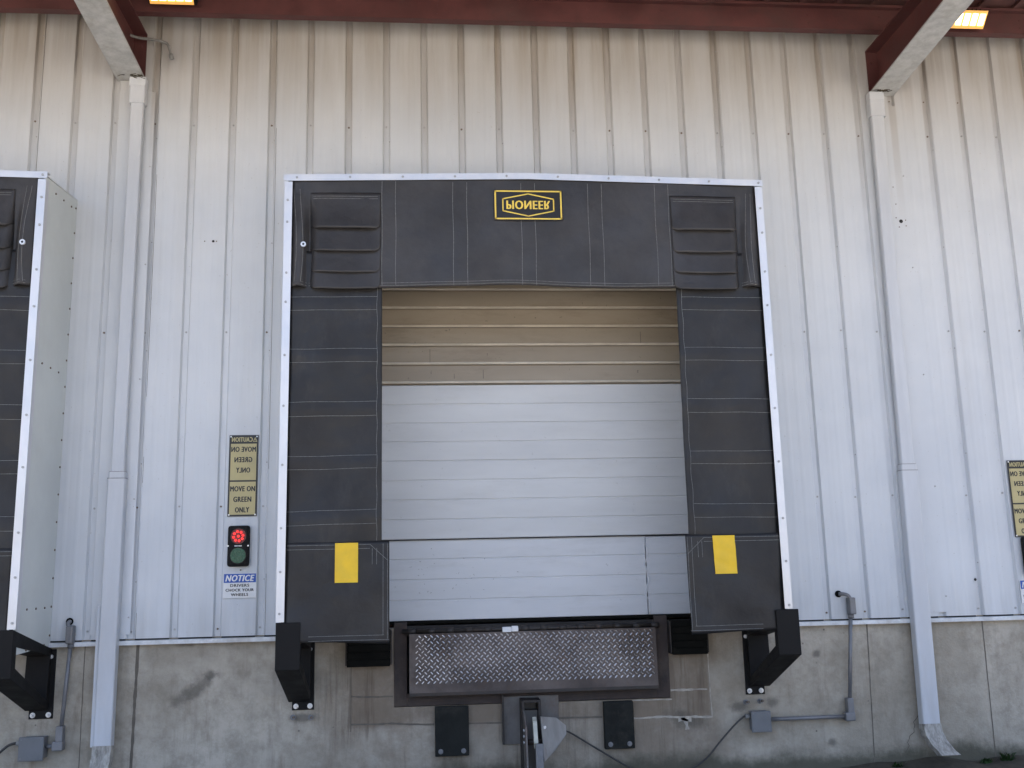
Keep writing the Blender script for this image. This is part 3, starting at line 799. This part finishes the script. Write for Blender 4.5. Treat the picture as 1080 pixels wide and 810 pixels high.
# lip: slopes out a little towards its foot
LX0, LX1 = 2.912, 4.742
ZT_, ZB_ = 1.078, .664; YT_, YB_ = -.075, -.098
def lip(x, z, off=0.):
    k = (ZT_-z)/(ZT_-ZB_); return (x, YT_+(YB_-YT_)*k-off, z)
q = MB()
q.prism([(YT_, ZT_), (YB_, ZB_), (YB_+.016, ZB_), (YT_+.018, ZT_)], 'x', LX0, LX1, 'tread')
q.prism([(YB_-.0005, ZB_-.022), (YB_+.0005, ZB_), (YB_+.022, ZB_), (YB_+.022, ZB_-.022)], 'x', LX0+.003, LX1, 'steel')
px, pz = .0215, .0215
nz = 0; z = .735
while z < 1.068:
    x = LX0+.055+(nz % 2)*px; i = 0
    while x < LX1-.025:
        s_ = 1 if (nz+0) % 2 == 0 else -1
        a = R(45)*s_; L_, W_ = .0150, .0052
        ux, uz = math.cos(a), math.sin(a)
        h = .0028*min(1, max(0.25, (x-LX0-.05)/.25))
        c = q.bm.verts.new(lip(x, z, h)); c2 = q.bm.verts.new(lip(x+ux*L_*.6, z+uz*L_*.6, h*.8)); c3 = q.bm.verts.new(lip(x-ux*L_*.6, z-uz*L_*.6, h*.8))
        e1 = q.bm.verts.new(lip(x+ux*L_, z+uz*L_, -.0003)); e2 = q.bm.verts.new(lip(x-ux*L_, z-uz*L_, -.0003))
        sA = [q.bm.verts.new(lip(x+ux*L_*k-uz*W_, z+uz*L_*k+ux*W_, -.0003)) for k in (-.5, .5)]
        sB = [q.bm.verts.new(lip(x+ux*L_*k+uz*W_, z+uz*L_*k-ux*W_, -.0003)) for k in (-.5, .5)]
        q.face([e1, sA[1], c2], 'lug'); q.face([sA[1], sA[0], c3, c, c2], 'lug'); q.face([sA[0], e2, c3], 'lug')
        q.face([e1, c2, sB[1]], 'lug'); q.face([sB[1], c2, c, c3, sB[0]], 'lug'); q.face([sB[0], c3, e2], 'lug')
        x += 2*px
    z += pz; nz += 1
q.cyl(lip(3.725, .772, .001), lip(3.725, .772, .003), .009, 'dark', 10)
q.build("lip", 'tread', t)
local(t)
q = MB(); q.box(3.595, 3.66, -.105, -.058, 1.075, 1.112, 'white', .004); q.box(3.664, 3.712, -.105, -.058, 1.078, 1.118, 'white', .004); q.box(3.655, 3.67, -.1, -.07, 1.082, 1.106, 'white')
tag(q.build("sensor_box", 'white'), "small white plastic box sitting on top edge of the tread plate", "sensor")

# bumpers
def block(x0, x1, z0, z1, label):
    q = MB(); n = 5
    for i in range(n):
        a = z0+(z1-z0)*i/n; q.box(x0+random.uniform(0, .004), x1-random.uniform(0, .004), -.102-random.uniform(0, .004), -.001, a+.001, a+(z1-z0)/n-.001, 'rubber', .004)
    for x in (x0-.010, x1+.002): q.box(x, x+.008, -.085, -.001, z0+.01, z1-.01, 'steel')
    tag(q.build("dock_bumper", 'rubber'), label, "bumper", "laminated rubber bumpers beside the leveler")
block(2.462, 2.775, .858, 1.12, "dark rubber bumper peeking out under the left curtain flap")
block(4.86, 5.13, .876, 1.13, "dark rubber bumper beside the right end of the rusty pit frame")
def pad(x0, x1, z0, z1, label):
    t = thing("bumper_pad", label, "bumper pad", ((x0+x1)/2, 0, z0), "dark pads bolted below the leveler")
    q = MB(); q.box(x0, x1, -.052, -.001, z0, z1, 'rubber2', .006); q.build("pad", 'rubber2', t)
    for x in (x0+.04, x1-.04):
        q = MB(); q.cyl((x, -.052, z0+.035), (x, -.056, z0+.035), .018, None, 14); q.cyl((x, -.056, z0+.035), (x, -.066, z0+.035), .011, None, 6); q.build("bolt", 'conduit', t)
    local(t)
pad(3.095, 3.34, .214, .558, "dark rubber pad bolted to concrete left of the truck hook")
pad(4.335, 4.556, .219, .553, "dark rubber pad bolted to concrete right of the truck hook")

# ------------------------------------------------------------------ vehicle restraint
t = thing("vehicle_restraint", "steel truck restraint hook with grey side plate below the leveler", "truck restraint", (3.8, 0, .1))
q = MB(); q.box(3.595, 4.005, -.014, -.0005, .275, .61, 'plates', .002); q.build("mount_plate", 'plates', t)
q = MB(); q.box(3.585, 3.598, -.05, -.015, .28, .655, 'steel'); q.build("edge_bar", 'steel', t)
q = MB(); q.box(3.715, 3.735, -.20, -.0145, -.02, .60, 'steel', .002); q.box(3.835, 3.855, -.20, -.0145, -.02, .60, 'steel', .002)
q.box(3.735, 3.835, -.10, -.0145, -.02, .52, 'plates'); q.box(3.735, 3.835, -.198, -.04, .585, .60, 'steel')
q.build("track", 'steel', t)
q = MB(); q.prism([(-.20, .53), (-.36, .44), (-.42, .10), (-.42, -.01), (-.22, -.01)], 'x', 3.722, 3.734, 'plates')
for z in (.33, .37, .41): q.cyl((3.722, -.30, z), (3.712, -.30, z), .010, 'zinc', 8)
q.build("side_plate", 'plates', t)
q = MB()     # broad plate folded out to the right
V = [(3.835, -.34, .505), (3.96, -.22, .478), (4.035, -.17, .415), (4.035, -.17, .355), (3.935, -.27, .26), (3.850, -.36, .205)]
A = [q.bm.verts.new(v) for v in V]; B = [q.bm.verts.new((v[0]-.004, v[1]+.012, v[2])) for v in V]
q.face(A, 'gusset'); q.face(B[::-1], 'gusset')
for i in range(6): q.face([A[i], B[i], B[(i+1) % 6], A[(i+1) % 6]], 'gusset')
q.cyl((3.865, -.318, .43), (3.86, -.332, .43), .010, 'zinc', 10)
q.build("side_plate", 'gusset', t)
q = MB(); q.prism([(-.30, .50), (-.34, .475), (-.40, .34), (-.38, .30), (-.28, .40)], 'x', 3.778, 3.806, 'worn'); q.build("hook", 'worn', t)
q = MB(); q.box(3.785, 3.838, -.425, -.395, -.01, .335, 'conduit', .004); q.build("lever", 'conduit', t)
q = MB(); q.cyl((3.73, -.30, .33), (3.84, -.30, .33), .02, 'steel', 12); q.build("pivot", 'steel', t)
local(t)

# ------------------------------------------------------------------ downspouts
def downspout(xt, xb, label, zjoint, zend, boot, sleeve):
    t = thing("downspout", label, "downspout", (xb, -.1, zend), "white downspouts on the wall")
    wd = .112 if sleeve else .122; y0, y1 = -.118, -.045
    def sect(za, zb, inset=0., name="pipe", m='spout'):
        q = MB(); xa = xb+(xt-xb)*(za-zend)/(5.3-zend); xc = xb+(xt-xb)*(zb-zend)/(5.3-zend); h = wd/2-inset
        def rr(x, z):
            pts = []
            ys, ye = y0+inset, y1-inset; r = .012
            for (cx, cy, a0) in ((x+h-r, ys+r, -90), (x+h-r, ye-r, 0), (x-h+r, ye-r, 90), (x-h+r, ys+r, 180)):
                for k in range(4): a = R(a0+30*k); pts.append((cx+r*math.cos(a), cy+r*math.sin(a), z))
            return pts
        A = [q.bm.verts.new(p) for p in rr(xa, za)]; B = [q.bm.verts.new(p) for p in rr(xc, zb)]
        n = len(A)
        for i in range(n): q.face([A[i], A[(i+1) % n], B[(i+1) % n], B[i]], m, False)
        q.face(A[::-1], m); q.face(B, m)
        return q.build(name, m, t)
    sect(zjoint, 5.26, .008); sect(zend, zjoint, -.006)
    sect(5.20, 5.345, -.004, "collar"); sect(zjoint-.004, zjoint+.0, -.0085, "collar", 'conduit'); sect(zjoint+.0005, zjoint+.045, -.001, "collar"); sect(zjoint+.0455, zjoint+.049, .0, "collar", 'conduit')
    q = MB(); xm = xb+(xt-xb)*(5.37-zend)/(5.3-zend); q.box(xm-.064, xm+.064, -.122, -.046, 5.345, 5.42, None, .006); q.build("outlet_box", 'spout', t)
    if sleeve:
        q = MB(); xm = xb+(xt-xb)*.3
        q.box(xb-wd/2-.028, xb-wd/2-.006, -.108, -.05, zend, 1.335, None, .003); q.box(xb-wd/2-.026, xb-wd/2+.004, -.110, -.05, 1.336, 1.35, 'spout'); q.mats = ['spout']; q.build("side_sleeve", 'spout', t)
    # weathered boot kicking out at the foot
    q = MB(); prev = None; N = 8
    for k in range(N+1):
        u = k/N; z = zend+.01-boot*(u**.9); yy = -.084-.16*u*u; x = xb+(.045*u*u if not sleeve else 0); h = wd/2+.008+.002*math.sin(k*2.6)*(1+u)
        dpt = .041-.004*u
        ring = [q.bm.verts.new(p) for p in ((x-h, yy-dpt, z), (x+h, yy-dpt, z), (x+h, yy+dpt, z-.01), (x-h, yy+dpt, z-.01))]
        if prev:
            for i in range(4): q.face([prev[i], prev[(i+1) % 4], ring[(i+1) % 4], ring[i]], 'oldspout')
        prev = ring
    q.face(prev, 'dark')
    q.build("splash_boot", 'oldspout', t)
    local(t)
downspout(.795, .783, "white downspout between the cut-off shelter and the warning sign", 2.25, .375, .24, True)
downspout(6.845, 6.797, "white downspout right of the middle shelter, crumbling foot", 2.225, .315, .20, False)

# ------------------------------------------------------------------ electrical
def jbox(x0, x1, z0, z1, label):
    t = thing("junction_box", label, "junction box", ((x0+x1)/2, -.05, z0), "grey electrical boxes on the concrete")
    q = MB(); q.box(x0+.012, x1-.004, -.085, -.001, z0+.01, z1-.006, 'conduit', .006); q.build("body", 'conduit', t)
    q = MB(); q.box(x0, x1, -.104, -.085, z0, z1, 'boxgrey', .006); q.build("cover", 'boxgrey', t)
    for x in (x0+.018, x1-.018):
        for z in (z0+.018, z1-.018):
            q = MB(); q.cyl((x, -.104, z), (x, -.107, z), .005, 'conduit', 8); q.build("screw", 'conduit', t)
    q = MB(); q.cyl((x0-.03, -.05, (z0+z1)/2+.035), (x0+.011, -.05, (z0+z1)/2+.035), .016, 'gcable', 12); q.build("cable_gland", 'gcable', t)
    local(t)
jbox(5.425, 5.575, .305, .455, "grey electrical box with a curved cable, under the right bracket")
jbox(.215, .385, .297, .458, "grey electrical box at the bottom left corner")
def conduit(xb, zb, xv, ztop, xt, label, hole):
    t = thing("conduit_run", label, "conduit", ((xb+xv)/2, -.05, zb), "galvanised conduits feeding the boxes")
    r = .0145
    q = MB(); q.cyl((xb, -.05, zb), (xv-.04, -.05, zb), r, 'conduit', 12); q.build("pipe", 'conduit', t)
    q = MB(); q.cyl((xv, -.05, zb+.04), (xt, -.06, ztop), r, 'conduit', 12); q.build("pipe", 'conduit', t)
    q = MB(); q.box(xv-.045, xv+.030, -.085, -.022, zb-.03, zb+.033, 'conduit', .008); q.box(xv-.024, xv+.026, -.083, -.024, zb+.03, zb+.135, 'conduit', .006); q.build("elbow", 'conduit', t)
    q = MB(); q.box(xt-.024, xt+.024, -.115, -.040, ztop-.02, ztop+.105, 'conduit', .008); q.cyl((xt, -.06, ztop-.05), (xt, -.06, ztop-.018), .022, 'conduit', 12); q.build("access_fitting", 'conduit', t)
    q = MB(); q.tube([(xt-.005, -.09, ztop+.09), (xt-.02, -.085, ztop+.118), (xt-.045*hole, -.07, ztop+.13), (xt-.075*hole, -.045, ztop+.132)], .014, 'conduit')
    q.cyl((xt-.078*hole, -.044, ztop+.132), (xt-.078*hole, -.037, ztop+.132), .026, 'rubber', 14); q.build("wall_entry", 'conduit', t)
    local(t)
conduit(5.575, .388, 6.20, 1.155, 6.268, "grey conduit bent up from the box beside the right bracket", 1)
conduit(.385, .385, .475, 1.10, .515, "short grey conduit left of the left downspout", .3)

def cable(pts, label, m, r=.009):
    q = MB(); q.tube(pts, r, m, 8, 8); tag(q.build("power_cable", m), label, "cable", "cables along the foot of the wall")
cable([(5.40, -.05, .418), (5.37, -.05, .405), (5.30, -.045, .345), (5.19, -.04, .235), (5.09, -.035, .13), (4.97, -.035, .06), (4.78, -.035, .022), (4.62, -.035, .045), (4.50, -.035, .092), (4.35, -.035, .18), (4.20, -.035, .272), (4.08, -.04, .345), (4.02, -.1, .37)],
      "thin cable drooping between the truck hook and the grey box", 'cable', .0065)
cable([(.187, -.05, .415), (.13, -.05, .40), (.06, -.05, .345), (-.03, -.05, .29), (-.2, -.04, .22), (-.5, -.04, .2)], "thin black cable leaving the grey box at bottom left", 'cable')

# leftover anchor bolts in the concrete
for (x, z, lab) in ((2.075, .515, "old anchor stub below the left bracket, nearest the downspout"), (2.20, .51, "old anchor stub below the left bracket, on its right"),
                    (5.42, .510, "old anchor stub above the right grey box, left one"), (5.53, .515, "old anchor stub above the right grey box, right one")):
    q = MB(); q.cyl((x, -.0005, z), (x, -.006, z), .020, 'conduit', 12); q.cyl((x, -.006, z), (x+.012, -.045, z+.006), .009, 'rustscrew', 8); q.cyl((x+.004, -.010, z), (x+.007, -.024, z+.002), .016, 'conduit', 6, smooth=False)
    tag(q.build("anchor_bolt", 'conduit'), lab, "bolt", "old anchor bolts left in the concrete")

# ------------------------------------------------------------------ signs and signal
def caution_sign(x0, z1, label):
    w_, h_ = .215, .607; x1 = x0+w_; z0 = z1-h_; cx = (x0+x1)/2
    t = thing("caution_sign", label, "sign", (cx, -.045, z0), "black and gold warning signs")
    q = MB(); q.box(x0, x1, -.0445, -.0415, z0, z1, 'signblack', .001); q.build("board", 'signblack', t)
    q = MB(); b = .013; zs = z1-.345
    q.box(x0+b, x1-b, -.0462, -.0447, zs+.006, z1-.066); q.box(x0+b, x1-b, -.0462, -.0447, z0+b, zs-.006); q.build("face", 'signgold', t)
    q = MB(); y = -.0468
    bold_text(q, "CAUTION", cx-.012, z1-.034, .150, .036, y, 'signgold', mirx=True)
    hx = cx+.083
    for (a, c) in (((hx-.014, z1-.050), (hx+.014, z1-.050)), ((hx+.014, z1-.050), (hx, z1-.020)), ((hx, z1-.020), (hx-.014, z1-.050))): q.strip([(a[0], y, a[1]), (c[0], y, c[1])], .004, 'signgold')
    q.strip([(hx, y, z1-.043), (hx, y, z1-.031)], .004, 'signgold')
    for i, (s_, wd) in enumerate((("MOVE ON", .178), ("GREEN", .128), ("ONLY", .100))):
        l1 = MB(); bold_text(l1, s_, cx, z1-.108-i*.078, wd, .040, y, 'signblack', mirx=True); l1.build("lettering", 'signblack', t)
        l2 = MB(); bold_text(l2, s_, cx, zs-.058-i*.078, wd, .040, y, 'signblack'); l2.build("lettering", 'signblack', t)
    q.build("header_lettering", 'signgold', t)
    for x in (x0+.012, x1-.012):
        for z in (z0+.012, z1-.012):
            q = MB(); q.cyl((x, -.0445, z), (x, -.049, z), .006, 'zinc', 10); q.build("rivet", 'zinc', t)
    local(t)
caution_sign(1.575, 2.566, "whole black and gold warning sign between left downspout and shelter")
caution_sign(7.665, 2.296, "black and gold warning sign cut off by the right edge")
def signal(x0, z1, label):
    w_, h_ = .158, .297; x1 = x0+w_; z0 = z1-h_; cx = (x0+x1)/2
    t = thing("signal_light", label, "traffic light", (cx, -.05, z0), "dock signal lights")
    q = MB(); q.box(x0, x1, -.088, -.0425, z0, z1, 'black', .018)
    q.build("housing", 'black', t)
    for zc, m, nm in ((z1-.078, 'redlens', "red_lens"), (z0+.080, 'green', "green_lens")):
        q = MB(); q.ring([(cx+.066*math.cos(2*math.pi*k/28), zc+.066*math.sin(2*math.pi*k/28)) for k in range(28)], [(cx+.057*math.cos(2*math.pi*k/28), zc+.057*math.sin(2*math.pi*k/28)) for k in range(28)], 'y', -.0885, -.097, 'black')
        q.build("lens_rim", 'black', t)
        q = MB(); q.cyl((cx, -.0885, zc), (cx, -.091, zc), .056, m, 28); o = q.build(nm, m, t)
        if m == 'redlens':
            pts = [(0, 0)]+[(.022*math.cos(k*math.pi/3), .022*math.sin(k*math.pi/3)) for k in ()]+[(.034*math.cos(k*math.pi/4+.2), .034*math.sin(k*math.pi/4+.2)) for k in range(8)]
            for (a, b) in pts:
                q = MB(); q.cyl((cx+a, -.0912, zc+b), (cx+a, -.0935, zc+b), .0088, 'led', 10); q.build("led", 'led', o)
    q = MB(); q.box(cx-.026, cx+.026, -.0895, -.0883, z1-.152, z1-.143); q.build("name_strip", 'white', t)
    for s_ in (-1, 1):
        q = MB(); q.cyl((cx+s_*.072, -.0885, z1-.147), (cx+s_*.072, -.0915, z1-.147), .006, None, 10); q.build("screw", 'zinc', t)
    local(t)
signal(1.59, 1.890, "traffic light with red lit above the blue notice")
signal(7.697, 1.690, "traffic light cut off by the right edge")
def notice(x0, z1, label):
    w_, h_ = .238, .178; x1 = x0+w_; z0 = z1-h_; cx = (x0+x1)/2
    t = thing("notice_sign", label, "sign", (cx, -.045, z0), "blue and white notice signs")
    q = MB(); q.box(x0, x1, -.0445, -.0415, z0, z1, 'white', .001); q.build("board", 'white', t)
    q = MB(); q.box(x0+.004, x1-.004, -.0458, -.0447, z1-.068, z1-.004); q.build("header", 'blue', t)
    q = MB(); bold_text(q, "NOTICE", cx, z1-.036, .205, .046, -.0464, 'white', shear=.25); q.build("header_lettering", 'white', t)
    for i, (s_, wd) in enumerate((("DRIVERS", .135), ("CHOCK YOUR", .200), ("WHEELS", .122))):
        q = MB(); bold_text(q, s_, cx, z1-.088-i*.033, wd, .021, -.0464, 'signblack'); q.build("lettering", 'signblack', t)
    local(t)
notice(1.562, 1.546, "blue and white notice beneath the red-lit traffic light")
notice(7.658, 1.358, "blue notice sign cut off by the right edge")
q = MB(); q.cyl((1.683, -.038, 1.568), (1.683, -.044, 1.568), .006, 'rustscrew', 8); tag(q.build("wall_screw", 'rustscrew'), "single rusty screw between the traffic light and the blue notice", "screw")

# ------------------------------------------------------------------ weeds and soil at the foot
q = MB()
def soilF(u, v):
    x = 5.9+2.6*u; y = -.55*(1-v)
    h = .045*v*(.6+.8*noise.noise(Vector((x*3, y*3, 1.)))+.5)*min(1, u*5)*min(1, (1-u)*5)
    return (x, y-.001, max(.004, h))
q.grid(soilF, 60, 16, 'soil'); tag(q.build("soil", 'soil'), kind='structure')
def weed(x, y, n, h, label, seed):
    rr = random.Random(seed); q = MB()
    for i in range(n):
        a = rr.uniform(0, 2*math.pi); l = h*rr.uniform(.5, 1.1); sp = rr.uniform(.1, .6)*h; wd = rr.uniform(.006, .014)
        p0 = Vector((x+rr.gauss(0, .02), y-abs(rr.gauss(0, .012)), .0)); prev = None
        d_ = Vector((math.cos(a), -abs(math.sin(a)) if rr.random() < .85 else 0, 0))
        sd_ = Vector((-d_.y, d_.x, 0))
        for k in range(4):
            u = k/3; c = p0+Vector((0, 0, l*u*(1-.25*u)))+d_*sp*u*u; ww = wd*(1-u)*(.5+2*u)+.0012
            cur = (q.bm.verts.new(c-sd_*ww), q.bm.verts.new(c+sd_*ww))
            if prev: q.face([prev[0], prev[1], cur[1], cur[0]], 'leaf')
            prev = cur
    tag(q.build("weed_plant", 'leaf'), label, "weed", "weeds along the foot of the wall")
weed(7.36, -.08, 60, .13, "larger green weed clump right of the right downspout", 1)
weed(7.20, -.08, 34, .09, "small weed between the right downspout and the larger clump", 2)
weed(6.52, -.08, 26, .09, "small weed left of the right downspout's foot", 3)
weed(7.62, -.08, 40, .11, "weed at the bottom right corner", 4)
